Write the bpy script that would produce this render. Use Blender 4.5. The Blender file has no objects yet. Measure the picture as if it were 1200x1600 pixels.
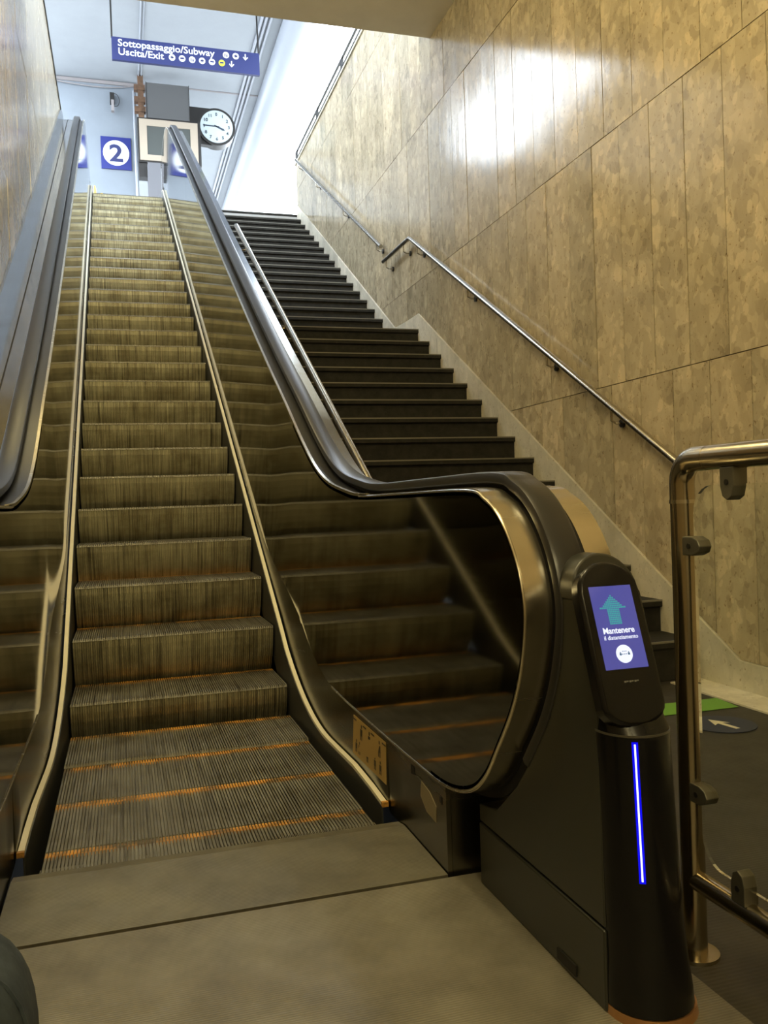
import bpy, bmesh, math, random
from mathutils import Vector, Matrix
random.seed(7)
C = bpy.context.scene.collection
S = bpy.context.scene

# ------------------------------------------------------------------ camera
cam_d = bpy.data.cameras.new('camera'); cam_d.sensor_fit = 'HORIZONTAL'; cam_d.sensor_width = 36.0
cam_d.lens = 1350.0 / 1200.0 * 36.0; cam_d.clip_start = 0.02; cam_d.clip_end = 300
cam = bpy.data.objects.new('camera', cam_d); C.objects.link(cam)
R3 = Matrix(((0.95684142, 0.0355963, -0.28842227), (-0.28866265, 0.00169767, -0.95742937), (-0.0335913, 0.99936481, 0.01189972)))
cam.matrix_world = Matrix.Translation((0, 0, 1)) @ R3.to_4x4()
S.camera = cam

# ------------------------------------------------------------------ world (overcast daylight)
w = bpy.data.worlds.new('World'); S.world = w; w.use_nodes = True
wn = w.node_tree.nodes; wl = w.node_tree.links
bg = wn['Background']; bg.inputs['Color'].default_value = (0.80, 0.90, 1.0, 1); bg.inputs['Strength'].default_value = 11.5

S.view_settings.view_transform = 'Standard'; S.view_settings.look = 'None'
S.view_settings.gamma = 1.0; S.view_settings.use_curve_mapping = False
S.view_settings.exposure = 0.0
LAMP_W = 170.0
LAMP_COL = (1.0, 0.84, 0.44)

# ------------------------------------------------------------------ materials
def mat(name, col=(.5, .5, .5), rough=.5, metal=0., emit=None, es=1., coat=0., spec=None):
    m = bpy.data.materials.new(name); m.use_nodes = True
    b = m.node_tree.nodes['Principled BSDF']
    b.inputs['Base Color'].default_value = (*col, 1); b.inputs['Roughness'].default_value = rough
    b.inputs['Metallic'].default_value = metal
    if coat: b.inputs['Coat Weight'].default_value = coat
    if spec is not None: b.inputs['Specular IOR Level'].default_value = spec
    if emit:
        b.inputs['Emission Color'].default_value = (*emit, 1); b.inputs['Emission Strength'].default_value = es
    return m

class N:
    """tiny node helper"""
    def __init__(s, m): s.m = m; s.t = m.node_tree; s.b = s.t.nodes['Principled BSDF']
    def n(s, typ, **k):
        x = s.t.nodes.new(typ)
        for a, v in k.items():
            if a.startswith('i_'): x.inputs[a[2:].replace('_', ' ')].default_value = v
            else: setattr(x, a, v)
        return x
    def l(s, a, b): s.t.links.new(a, b)
    def ramp(s, fac, stops, interp='LINEAR'):
        r = s.n('ShaderNodeValToRGB'); r.color_ramp.interpolation = interp
        e = r.color_ramp.elements
        while len(e) < len(stops): e.new(.5)
        for q, (p, c) in zip(e, stops):
            q.position = p; q.color = (*c, 1) if len(c) == 3 else c
        s.l(fac, r.inputs[0]); return r.outputs[0]
    def coords(s, scale=(1, 1, 1), rnd=0.):
        tc = s.n('ShaderNodeTexCoord'); mp = s.n('ShaderNodeMapping'); mp.inputs['Scale'].default_value = scale
        src = tc.outputs['Object']
        if rnd:
            oi = s.n('ShaderNodeObjectInfo'); mu = s.n('ShaderNodeMath', operation='MULTIPLY'); mu.inputs[1].default_value = rnd
            s.l(oi.outputs['Random'], mu.inputs[0]); ad = s.n('ShaderNodeVectorMath', operation='ADD')
            cb = s.n('ShaderNodeCombineXYZ'); s.l(mu.outputs[0], cb.inputs[1]); s.l(mu.outputs[0], cb.inputs[2])
            s.l(src, ad.inputs[0]); s.l(cb.outputs[0], ad.inputs[1]); src = ad.outputs[0]
        s.l(src, mp.inputs[0]); return mp.outputs[0]
    def noise(s, vec, sc, det=4, rough=.6, dist=0.):
        x = s.n('ShaderNodeTexNoise'); x.inputs['Scale'].default_value = sc; x.inputs['Detail'].default_value = det
        x.inputs['Roughness'].default_value = rough; x.inputs['Distortion'].default_value = dist
        s.l(vec, x.inputs['Vector']); return x.outputs['Fac']
    def mix(s, fac, a, b, mode='MIX'):
        x = s.n('ShaderNodeMix', data_type='RGBA', blend_type=mode)
        for sock, v in ((x.inputs[0], fac), (x.inputs[6], a), (x.inputs[7], b)):
            if isinstance(v, (int, float)): sock.default_value = v
            elif isinstance(v, tuple): sock.default_value = (*v, 1)
            else: s.l(v, sock)
        return x.outputs[2]
    def bump(s, h, st=.2, dist=.01):
        x = s.n('ShaderNodeBump'); x.inputs['Strength'].default_value = st; x.inputs['Distance'].default_value = dist
        s.l(h, x.inputs['Height']); s.l(x.outputs[0], s.b.inputs['Normal'])

def stone(name, tones, rough=(.16, .42), patch=8.5, fine=26.0):
    m = mat(name); k = N(m)
    v = k.coords((1, 1, .72), rnd=37.0)
    nz = k.n('ShaderNodeTexNoise'); nz.inputs['Scale'].default_value = 7.0; nz.inputs['Detail'].default_value = 4; k.l(v, nz.inputs['Vector'])
    ad = k.n('ShaderNodeVectorMath', operation='MULTIPLY_ADD'); ad.inputs[1].default_value = (.13, .13, .13)
    k.l(nz.outputs['Color'], ad.inputs[0]); k.l(v, ad.inputs[2])
    vo = k.n('ShaderNodeTexVoronoi'); vo.inputs['Scale'].default_value = patch; k.l(ad.outputs[0], vo.inputs['Vector'])
    sp = k.n('ShaderNodeSeparateColor'); k.l(vo.outputs['Color'], sp.inputs[0])
    v2 = k.n('ShaderNodeTexVoronoi'); v2.inputs['Scale'].default_value = fine; k.l(ad.outputs[0], v2.inputs['Vector'])
    s2 = k.n('ShaderNodeSeparateColor'); k.l(v2.outputs['Color'], s2.inputs[0])
    big = k.ramp(sp.outputs[0], [(0, tones[0]), (.14, tones[1]), (.80, tones[1]), (.93, tones[2]), (1, tones[3])])
    sm = k.ramp(s2.outputs[1], [(0, tones[0]), (.2, tones[1]), (.75, tones[1]), (1, tones[3])])
    c = k.mix(.5, big, sm)
    edge = k.noise(v, 9.0, 6, .7, .8); c = k.mix(k.ramp(edge, [(.46, (0, 0, 0)), (.62, (.25, .25, .25))]), c, tones[1])
    for off, scl, thr, tone, amt in ((3.1, 7.0, .30, tones[3], .55), (7.7, 11.0, .30, tones[0], .5), (1.3, 17.0, .34, tones[3], .5)):
        av = k.n('ShaderNodeVectorMath', operation='ADD'); av.inputs[1].default_value = (off, off, off); k.l(ad.outputs[0], av.inputs[0])
        pv = k.n('ShaderNodeTexVoronoi'); pv.inputs['Scale'].default_value = scl; k.l(av.outputs[0], pv.inputs['Vector'])
        ps = k.n('ShaderNodeSeparateColor'); k.l(pv.outputs['Color'], ps.inputs[0])
        near = k.ramp(pv.outputs['Distance'], [(thr, (1, 1, 1)), (thr + .04, (0, 0, 0))])
        pick = k.ramp(ps.outputs[2], [(.70, (0, 0, 0)), (.72, (amt, amt, amt))])
        fm = k.n('ShaderNodeMath', operation='MULTIPLY'); k.l(near, fm.inputs[0]); k.l(pick, fm.inputs[1])
        c = k.mix(fm.outputs[0], c, tone)
    cl = k.noise(v, 2.2, 6, .65)
    c = k.mix(.7, c, k.ramp(cl, [(.3, (.62, .60, .56)), (.55, (1, 1, 1)), (.75, (1.1, 1.07, 1.0))]), 'MULTIPLY')
    pit = k.noise(v, 55, 3, .6)
    c = k.mix(1, c, k.ramp(pit, [(.30, (.55, .48, .40)), (.38, (1, 1, 1))]), 'MULTIPLY')
    oi = k.n('ShaderNodeObjectInfo')
    c = k.mix(1, c, k.ramp(oi.outputs['Random'], [(0, (.84, .84, .82)), (1, (1.08, 1.06, 1.03))]), 'MULTIPLY')
    k.l(c, k.b.inputs['Base Color'])
    rr = k.n('ShaderNodeMapRange'); rr.inputs['To Min'].default_value = rough[0]; rr.inputs['To Max'].default_value = rough[1]
    k.l(k.noise(v, 3.0, 4, .6), rr.inputs[0]); k.l(rr.outputs[0], k.b.inputs['Roughness'])
    k.bump(k.noise(k.coords((1, 1, .25), rnd=9.), 3.0, 3), .25, .012)
    return m

M = {}
T4 = [(.27, .225, .155), (.46, .395, .28), (.56, .48, .34), (.66, .56, .39)]
M['stone'] = stone('polished_breccia', T4, (.05, .26))
M['string'] = stone('pale_skirting_stone', [(.52, .49, .41), (.60, .57, .48), (.66, .62, .52), (.70, .66, .56)], (.4, .6))
M['joint'] = mat('dark_joint', (.05, .042, .03), .9)

def plaster(name, col, var=.12, rough=.85, sc=2.0):
    m = mat(name, col, rough); k = N(m); v = k.coords()
    f = k.ramp(k.noise(v, sc, 6, .65), [(.3, tuple(c * (1 - var) for c in col)), (.7, col)])
    k.l(f, k.b.inputs['Base Color']); k.bump(k.noise(v, 60, 3), .08, .003); return m
M['soffit'] = plaster('soffit_paint', (.72, .67, .57))
M['canopy'] = plaster('canopy_paint', (.30, .32, .345), .08)
M['wallpaint'] = plaster('pale_blue_paint', (.19, .215, .245), .1)
M['plat'] = plaster('platform_paving', (.45, .44, .42), .2)

def stair_mat():
    m = mat('dark_stair_stone', (.05, .045, .038), .8, spec=.2); k = N(m); v = k.coords()
    c = k.ramp(k.noise(v, 14, 6, .7), [(.3, (.014, .013, .011)), (.7, (.030, .028, .023))])
    k.l(c, k.b.inputs['Base Color']); k.bump(k.noise(v, 90, 3), .2, .003); return m
M['stair'] = stair_mat()
M['nosing'] = mat('worn_nosing', (.16, .15, .12), .5)

def ribfloor(name, c0, c1, rough, freq, axis='Y', rub=1.0, metal=0.):
    m = mat(name, c1, rough, metal); k = N(m); v = k.coords()
    wv = k.n('ShaderNodeTexWave'); wv.bands_direction = axis; wv.inputs['Scale'].default_value = freq
    k.l(v, wv.inputs['Vector'])
    c = k.ramp(k.noise(v, 3.5, 8, .7), [(.3, c0), (.72, c1)])
    c = k.mix(.55 * rub, c, k.ramp(wv.outputs['Fac'], [(.0, (.55, .5, .42)), (.6, (1, 1, 1))]), 'MULTIPLY')
    k.l(c, k.b.inputs['Base Color'])
    rr = k.n('ShaderNodeMapRange'); rr.inputs['To Min'].default_value = rough - .12; rr.inputs['To Max'].default_value = rough + .15
    k.l(k.noise(v, 9, 5), rr.inputs[0]); k.l(rr.outputs[0], k.b.inputs['Roughness'])
    k.bump(wv.outputs['Fac'], .2, .0015); return m
M['plate'] = ribfloor('ribbed_landing_plate', (.14, .125, .095), (.30, .28, .22), .45, 42.0, 'Y', .8, .35)
M['plate_smooth'] = ribfloor('worn_comb_plate', (.13, .115, .08), (.26, .24, .175), .42, 42.0, 'Y', .25, .45)
M['floor'] = ribfloor('dark_rubber_floor', (.026, .024, .018), (.052, .047, .036), .55, 26.0, 'Y', .8)

def step_mat(name, worn, base, grime):
    m = mat(name, worn, .38, .5); k = N(m)
    v = k.coords((1, 1, 1), rnd=13.)
    vs = k.coords((110, 2, 2), rnd=13.)
    streak = k.noise(vs, 1.0, 4, .6)
    c = k.ramp(streak, [(.28, grime), (.45, base), (.7, worn)])
    blot = k.noise(v, 4.5, 6, .7)
    c = k.mix(1, c, k.ramp(blot, [(.3, (.5, .46, .38)), (.6, (1, 1, 1))]), 'MULTIPLY')
    k.l(c, k.b.inputs['Base Color'])
    rr = k.n('ShaderNodeMapRange'); rr.inputs['To Min'].default_value = .32; rr.inputs['To Max'].default_value = .62
    k.l(blot, rr.inputs[0]); k.l(rr.outputs[0], k.b.inputs['Roughness']); return m
M['riser'] = step_mat('worn_lit_riser_aluminium', (.68, .64, .43), (.42, .39, .26), (.06, .05, .035))  # worn riser, colour lightened to carry the light on its front
M['tread'] = step_mat('worn_shaded_tread_aluminium', (.32, .31, .26), (.23, .22, .185), (.07, .06, .045))  # same worn metal, colour darkened for the shade on the treads

def yellow_mat():
    m = mat('worn_yellow_edge', (.75, .38, .06), .5); k = N(m); v = k.coords((8, 8, 8), rnd=5.)
    c = k.ramp(k.noise(v, 1.2, 5, .7), [(.40, (.10, .07, .035)), (.55, (.62, .30, .05)), (.75, (.85, .45, .08))])
    k.l(c, k.b.inputs['Base Color']); return m
M['yellow'] = yellow_mat()

def steel(name, col, rough, aniso=(1, 40, 1), var=.08):
    m = mat(name, col, rough, 1.0); k = N(m); v = k.coords(aniso)
    rr = k.n('ShaderNodeMapRange'); rr.inputs['To Min'].default_value = max(.03, rough - var); rr.inputs['To Max'].default_value = rough + var
    k.l(k.noise(v, 2.0, 5), rr.inputs[0]); k.l(rr.outputs[0], k.b.inputs['Roughness'])
    sm = k.noise(k.coords(), 3.0, 6, .7)
    c = k.mix(1, col, k.ramp(sm, [(.3, (.80, .78, .74)), (.65, (1, 1, 1))]), 'MULTIPLY'); k.l(c, k.b.inputs['Base Color'])
    return m
M['panel'] = steel('stained_steel_panel', (.225, .215, .18), .06, (1, .5, 6), .03)
M['plinth'] = steel('dull_plinth_steel', (.20, .19, .155), .26, (1, .5, 6), .06)
M['steel'] = steel('brushed_steel', (.62, .58, .48), .25)
M['tube'] = steel('tube_steel', (.60, .56, .49), .22)
M['deckm'] = steel('satin_deck_aluminium', (.40, .41, .42), .15)
M['strip'] = mat('pale_deflector_strip', (.85, .80, .62), .4, .1)
M['skirt'] = mat('dark_skirt_steel', (.10, .10, .09), .45, .6)
M['rubber'] = mat('handrail_rubber', (.022, .022, .023), .33)
M['black'] = mat('matt_black_casing', (.026, .027, .021), .36)
M['gloss'] = mat('gloss_black_plastic', (.006, .006, .007), .2, spec=.3)
M['darkgap'] = mat('black_gap', (.008, .007, .006), .8)
M['copper'] = mat('copper_base', (.55, .30, .14), .35, .8)
M['greywall'] = mat('grey_cladding', (.22, .22, .21), .5, .3)
M['darkmetal'] = mat('dark_metal', (.03, .028, .026), .4, .5)
M['bluesign'] = mat('sign_blue', (.006, .012, .085), .5)
M['blue2'] = mat('plate_blue', (.005, .012, .14), .4)
M['white'] = mat('sign_white', (.62, .64, .68), .5)
M['signyellow'] = mat('sign_yellow', (.5, .55, .03), .5)
M['cream'] = mat('cream_bezel', (.30, .25, .19), .5)
M['screenoff'] = mat('dark_screen', (.06, .065, .06), .25)
M['monback'] = mat('grey_monitor_back', (.06, .06, .06), .6)
M['rust'] = plaster('rusty_metal', (.16, .085, .045), .6, .8, 9.)
M['grout'] = mat('stain_dark', (.24, .22, .22), .9)
M['conduit'] = mat('grey_conduit', (.30, .32, .36), .4)
M['pillar'] = mat('pillar_grey', (.10, .10, .11), .5)
M['facem'] = mat('clock_face', (.40, .46, .47), .4)
M['ink'] = mat('dark_ink', (.02, .03, .05), .5)
M['green'] = mat('green_tape', (.14, .34, .04), .5)
M['bluefloor'] = mat('blue_floor_sticker', (.022, .030, .065), .5)
M['ivory'] = mat('ivory_arrow', (.62, .58, .45), .5)
M['label_y'] = mat('faded_yellow_label', (.42, .28, .09), .55)
M['label_ink'] = mat('label_ink', (.05, .035, .02), .6)
M['residue'] = mat('glue_residue', (.22, .18, .11), .7)
M['clamp'] = mat('clamp_zinc', (.13, .125, .10), .4, .6)
M['railm'] = steel('brown_tinted_rail_steel', (.44, .385, .28), .22)
M['screen'] = mat('lit_screen', (0, 0, 0), .15, emit=(.08, .08, .32), es=1.0)
M['teal'] = mat('lit_teal', (0, 0, 0), .2, emit=(.05, .34, .34), es=1.0)
M['litwhite'] = mat('lit_white', (0, 0, 0), .2, emit=(.85, .88, 1.0), es=1.1)
M['litgrey'] = mat('lit_figures', (0, 0, 0), .2, emit=(.06, .14, .22), es=1.0)
M['ledcore'] = mat('led_core', (0, 0, 0), .3, emit=(.55, .58, 1.0), es=2.6)
M['ledside'] = mat('led_glow_band', (0, 0, 0), .3, emit=(.0, .0, 1.0), es=.9)  # blue halo around the lit core, put in as an emissive band
M['greyprint'] = mat('grey_print', (.16, .16, .15), .5)
M['lampglow'] = mat('lamp_diffuser', (.8, .8, .8), .5, emit=LAMP_COL, es=6.0)
M['markery'] = mat('yellow_marker', (.9, .62, .10), .4)

def denim():
    m = mat('dark_blue_cloth', (.035, .05, .06), .9); k = N(m); v = k.coords()
    k.l(k.ramp(k.noise(v, 25, 4, .7), [(.3, (.020, .030, .045)), (.7, (.045, .062, .080))]), k.b.inputs['Base Color'])
    k.bump(k.noise(v, 12, 4), .4, .01); return m
M['cloth'] = denim()

g = bpy.data.materials.new('clear_glass'); g.use_nodes = True
gk = g.node_tree; gb = gk.nodes['Principled BSDF']; gb.inputs['Base Color'].default_value = (.93, .97, .95, 1)
gb.inputs['Roughness'].default_value = .02; gb.inputs['Transmission Weight'].default_value = 1; gb.inputs['IOR'].default_value = 1.15
M['glass'] = g

# ------------------------------------------------------------------ mesh helpers
def finish(name, bm, m, parent=None, smooth=False, bevel=0.):
    bmesh.ops.recalc_face_normals(bm, faces=bm.faces)
    me = bpy.data.meshes.new(name); bm.to_mesh(me); bm.free()
    o = bpy.data.objects.new(name, me); C.objects.link(o)
    if m is not None:
        for x in (m if isinstance(m, (list, tuple)) else [m]): me.materials.append(x)
    if smooth:
        for p in me.polygons: p.use_smooth = True
        try: me.set_sharp_from_angle(angle=math.radians(38))
        except Exception: pass
    if bevel:
        b = o.modifiers.new('bevel', 'BEVEL'); b.width = bevel; b.segments = 2; b.limit_method = 'ANGLE'
    if parent is not None: o.parent = parent
    return o
def setp(o, label=None, cat=None, group=None, kind=None):
    if label: o['label'] = label
    if cat: o['category'] = cat
    if group: o['group'] = group
    if kind: o['kind'] = kind
    return o
def empty(name, loc=(0, 0, 0), **k):
    o = bpy.data.objects.new(name, None); C.objects.link(o); o.location = loc; o.empty_display_size = .1
    setp(o, **k); return o
def box(bm, x0, x1, y0, y1, z0, z1):
    v = [bm.verts.new(p) for p in ((x0, y0, z0), (x1, y0, z0), (x1, y1, z0), (x0, y1, z0), (x0, y0, z1), (x1, y0, z1), (x1, y1, z1), (x0, y1, z1))]
    for f in ((0, 3, 2, 1), (4, 5, 6, 7), (0, 1, 5, 4), (1, 2, 6, 5), (2, 3, 7, 6), (3, 0, 4, 7)): bm.faces.new([v[i] for i in f])
def prism_x(bm, poly, x0, x1):
    """polygon in (y,z) extruded in x"""
    a = [bm.verts.new((x0, y, z)) for y, z in poly]; b = [bm.verts.new((x1, y, z)) for y, z in poly]
    bm.faces.new(a); bm.faces.new(b[::-1]); n = len(a)
    for i in range(n): bm.faces.new((a[i], a[(i + 1) % n], b[(i + 1) % n], b[i]))
def prism_y(bm, poly, y0, y1):
    a = [bm.verts.new((x, y0, z)) for x, z in poly]; b = [bm.verts.new((x, y1, z)) for x, z in poly]
    bm.faces.new(a); bm.faces.new(b[::-1]); n = len(a)
    for i in range(n): bm.faces.new((a[i], a[(i + 1) % n], b[(i + 1) % n], b[i]))
def sweep(bm, path, prof, cap=True):
    """path [(y,z)], prof closed [(x,n)], n measured along the path's left normal"""
    rings = []
    for i, (y, z) in enumerate(path):
        a = path[max(0, i - 1)]; b = path[min(len(path) - 1, i + 1)]
        dy, dz = b[0] - a[0], b[1] - a[1]; L = math.hypot(dy, dz) or 1; ny, nz_ = -dz / L, dy / L
        rings.append([bm.verts.new((x, y + ny * n, z + nz_ * n)) for x, n in prof])
    k = len(prof)
    for r, q in zip(rings, rings[1:]):
        for i in range(k): bm.faces.new((r[i], r[(i + 1) % k], q[(i + 1) % k], q[i]))
    if cap: bm.faces.new(rings[0]); bm.faces.new(rings[-1][::-1])
def tube(bm, pts, r, n=12, cap=True):
    pts = [Vector(p) for p in pts]; rings = []; up = Vector((0.13, 0.21, 1)).normalized(); prevu = None
    for i, p in enumerate(pts):
        d = (pts[min(len(pts) - 1, i + 1)] - pts[max(0, i - 1)]).normalized()
        u = (prevu - d * prevu.dot(d)) if prevu is not None else up.cross(d)
        if u.length < 1e-4: u = Vector((1, 0, 0)).cross(d)
        u.normalize(); prevu = u; v = d.cross(u)
        rr = r[i] if isinstance(r, (list, tuple)) else r
        rings.append([bm.verts.new(p + u * math.cos(t) * rr + v * math.sin(t) * rr) for t in [2 * math.pi * j / n for j in range(n)]])
    for a, b in zip(rings, rings[1:]):
        for i in range(n): bm.faces.new((a[i], a[(i + 1) % n], b[(i + 1) % n], b[i]))
    if cap: bm.faces.new(rings[0]); bm.faces.new(rings[-1][::-1])
def crom(pts, sub=6):
    out = []
    P = [pts[0]] + list(pts) + [pts[-1]]
    for i in range(1, len(P) - 2):
        p0, p1, p2, p3 = P[i - 1:i + 3]
        for s in range(sub):
            t = s / sub
            out.append(tuple(.5 * ((2 * p1[j]) + (-p0[j] + p2[j]) * t + (2 * p0[j] - 5 * p1[j] + 4 * p2[j] - p3[j]) * t * t + (-p0[j] + 3 * p1[j] - 3 * p2[j] + p3[j]) * t ** 3) for j in range(len(p1))))
    out.append(tuple(pts[-1])); return out
def disc(bm, c, r, axis='y', n=32, th=.002):
    """thin disc whose face looks along -y (axis y) or +z (axis z)"""
    a = []; b = []
    for i in range(n):
        t = 2 * math.pi * i / n; u, v = math.cos(t) * r, math.sin(t) * r
        if axis == 'y': a.append(bm.verts.new((c[0] + u, c[1], c[2] + v))); b.append(bm.verts.new((c[0] + u, c[1] + th, c[2] + v)))
        else: a.append(bm.verts.new((c[0] + u, c[1] + v, c[2]))); b.append(bm.verts.new((c[0] + u, c[1] + v, c[2] + th)))
    bm.faces.new(a); bm.faces.new(b[::-1])
    for i in range(n): bm.faces.new((a[i], a[(i + 1) % n], b[(i + 1) % n], b[i]))
def text_obj(name, body, size, m, loc, rot=(math.pi / 2, 0, 0), parent=None, ext=.002, bold=0., align='LEFT', sx=1.):
    cu = bpy.data.curves.new(name, 'FONT'); cu.body = body; cu.size = size; cu.extrude = ext; cu.offset = bold; cu.align_x = align; cu.resolution_u = 3
    t = bpy.data.objects.new(name + '_c', cu); C.objects.link(t)
    bpy.context.view_layer.update()
    me = bpy.data.meshes.new_from_object(t.evaluated_get(bpy.context.evaluated_depsgraph_get()))
    bpy.data.objects.remove(t)
    me.transform(Matrix.Translation(loc) @ Matrix.Rotation(rot[2], 4, 'Z') @ Matrix.Rotation(rot[1], 4, 'Y') @ Matrix.Rotation(rot[0], 4, 'X') @ Matrix.Diagonal((sx, 1, 1, 1)))
    me.materials.clear(); me.materials.append(m)
    o = bpy.data.objects.new(name, me); C.objects.link(o)
    if parent is not None: o.parent = parent
    return o

# ------------------------------------------------------------------ key dimensions
WR = 2.92           # right wall face
WL = -0.65          # left wall face
UP = 5.77           # upper platform level
CAN = 9.05          # canopy underside
NX0, NX1 = -0.262, 0.717     # ends of the escalator steps
def nz(y): return .408 + .594 * (y - 4.41)   # nosing line of the escalator

# ------------------------------------------------------------------ setting: floors
bm = bmesh.new(); box(bm, 1.085, 3.6, -5, 4.2, -.2, -.002); box(bm, -1.2, 1.085, -5, -1.0, -.2, -.002)
setp(finish('floor', bm, M['floor']), 'dark ribbed rubber floor beside the escalator', kind='structure')
bm = bmesh.new(); box(bm, -1.4, 3.6, -5.2, 14, -.9, -.8)  # unseen slab, added to block daylight leaking in from underneath
setp(finish('light_block_slab', bm, M['darkgap']), 'dark unseen slab added below the escalator to block stray daylight', kind='structure')
bm = bmesh.new()
box(bm, -9, 14, 14.06, 60, UP - .3, UP); box(bm, -9, 1.04, 13.95, 14.06, UP - .3, UP)
box(bm, -9, WL - .25, -3, 13.95, UP - .3, UP); box(bm, WR + .25, 14, -3, 14.06, UP - .3, UP)
setp(finish('platform_floor', bm, M['plat']), 'paved platform at the top of the stairs', kind='structure')
bm = bmesh.new(); box(bm, WL - .25, WR + .25, -5, 7.68, 5.35, UP)
setp(finish('ceiling', bm, M['soffit']), 'beige painted soffit over the foot of the escalator', kind='structure')
bm = bmesh.new(); box(bm, -1.25, 3.0, 7.9, 60, CAN, CAN + .3)
canopy = setp(finish('canopy_ceiling', bm, M['canopy']), 'pale blue white canopy ceiling above the platform', kind='structure')
# joints and stains of the canopy as thin raised cover strips
bm = bmesh.new(); box(bm, .50, 3.0, 16.96, 17.0, CAN - .012, CAN + .01)
finish('ceiling_joint', bm, M['grout'], canopy)
bm = bmesh.new(); tube(bm, [(.55, 7.9, CAN - .012), (.55, 16.98, CAN - .012)], .012, 8); finish('thin_conduit', bm, M['conduit'], canopy, True)
bm = bmesh.new(); tube(bm, [(.60, 7.9, CAN - .012), (.60, 16.98, CAN - .012)], .008, 8); finish('thin_conduit', bm, M['conduit'], canopy, True)
bm = bmesh.new(); box(bm, WL - .25, WR + .25, -5.2, -5, -.2, 5.5)
setp(finish('wall_back', bm, M['soffit']), 'plain painted wall behind the viewpoint', kind='structure')

# ------------------------------------------------------------------ staircase
stair_nos = []
for k in range(1, 16): stair_nos.append((3.623 + .3075 * k, .212 + .1795 * (k - 1)))
yt, zt = stair_nos[-1]
for j in range(17): stair_nos.append((yt + .899 + .3075 * j, zt + .1795 * (j + 1)))
SX0 = 1.045
bm = bmesh.new()
poly = [(stair_nos[0][0] + .03, -.2)]
for i, (y, z) in enumerate(stair_nos):
    poly.append((y + .03, z - .045)); ny = stair_nos[i + 1][0] + .03 if i + 1 < len(stair_nos) else y + .3
    poly.append((ny, z - .045))
poly.append((poly[-1][0], -.2))
prism_x(bm, poly, SX0, WR + .01)
stair = setp(finish('staircase', bm, M['darkgap']), 'dark stone staircase in two flights beside the escalator', kind='structure')
for i, (y, z) in enumerate(stair_nos):
    ny = stair_nos[i + 1][0] if i + 1 < len(stair_nos) else y + .34
    pz = stair_nos[i - 1][1] if i else 0.0
    bm = bmesh.new()
    prism_x(bm, [(y + .004, z), (y, z - .006), (y, z - .034), (y + .006, z - .04), (ny + .035, z - .04), (ny + .035, z)], SX0, WR + .005)
    t = finish('tread', bm, M['stair'], stair)
    bm = bmesh.new(); box(bm, SX0, WR + .003, y - .0012, y + .012, z - .0085, z + .0012)
    finish('nosing_edge', bm, M['nosing'], t)
    bm = bmesh.new(); box(bm, SX0, WR + .004, y + .022, y + .045, pz + .001, z - .04)
    finish('riser', bm, M['stair'], stair)

# ------------------------------------------------------------------ stone walls
def Sline(y):   # top edge of the skirting stones on the stair side
    if y < 3.61: return .15
    if y < 8.232: return .155 + (y - 3.61) * .5895
    if y < 9.02: return 2.885
    return 2.90 + (y - 9.02) * .606
BR = [3.61, 8.232, 9.02]
def clipped(ya, yb, za, zb, SF, brk, gap=.0026):
    ya += gap; yb -= gap; za += gap; zb -= gap
    n = 24; ys = sorted(set([ya, yb] + [b for b in brk if ya < b < yb] + [ya + (yb - ya) * i / n for i in range(n + 1)]))
    pts = [(y, min(max(SF(y) + gap, za), zb)) for y in ys]
    keep = [p for p in pts if p[1] < zb - .004]
    if len(keep) < 2: return None
    # drop collinear points
    out = [keep[0]]
    for i in range(1, len(keep) - 1):
        a, b, c = out[-1], keep[i], keep[i + 1]
        if abs((b[0] - a[0]) * (c[1] - a[1]) - (b[1] - a[1]) * (c[0] - a[0])) > 2e-5: out.append(b)
    out.append(keep[-1])
    if out[-1][0] - out[0][0] < .03: return None
    return out + [(out[-1][0], zb), (out[0][0], zb)]
courses = [(.15, 1.674, 0), (1.674, 3.205, .5), (3.205, 4.672, 0), (4.672, 6.15, .5), (6.15, 6.60, .2)]
bm = bmesh.new(); box(bm, WR + .03, WR + .25, -5, 14.06, -.9, 6.58)
wallR = setp(finish('wall_right', bm, M['joint']), 'polished breccia stone wall along the stairs', kind='structure')
JP = .311
for ci, (za, zb, off) in enumerate(courses):
    y = 3.319 + (off + .5) * JP - 4 * JP
    while y < 14.05:
        yb = min(y + JP, 14.055)
        zt_ = zb if yb > 7.7 else min(zb, 5.352)
        if zt_ > za + .02:
            p = clipped(y, yb, za, zt_, Sline, BR)
            if p and yb - y > .05:
                bm = bmesh.new(); dx = random.uniform(-.0015, .0015); prism_x(bm, p, WR + dx, WR + .035)
                finish('stone_panel', bm, M['stone'], wallR)
        y += JP
bm = bmesh.new(); box(bm, WR, WR + .03, -5, 2.18, 0, 5.35); finish('plain_stretch', bm, M['stone'], wallR)
# pale skirting slabs between steps and panels
yy = 1.2
while yy < 14.0:
    yb = min(yy + .93, 14.05)
    ys = sorted([yy + .002, yb - .002] + [b for b in BR if yy < b < yb])
    top = [(y, Sline(y) - .004) for y in ys]
    lo = [(y, max(-.05, Sline(y) - .85)) for y in ys]
    bm = bmesh.new(); prism_x(bm, lo + top[::-1], WR - .012, WR + .028); finish('skirting_slab', bm, M['string'], wallR)
    yy += .93
bm = bmesh.new(); box(bm, 2.71, WR, -3, 3.9, -.05, .006)
setp(finish('trim_1', bm, M['string']), 'pale stone strip on the floor along the wall', kind='structure')
bm = bmesh.new(); box(bm, WR - .02, WR + .27, 7.7, 14.08, 6.58, 6.61)
setp(finish('trim_2', bm, M['string']), 'coping on top of the right stairwell wall', kind='structure')

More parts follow.
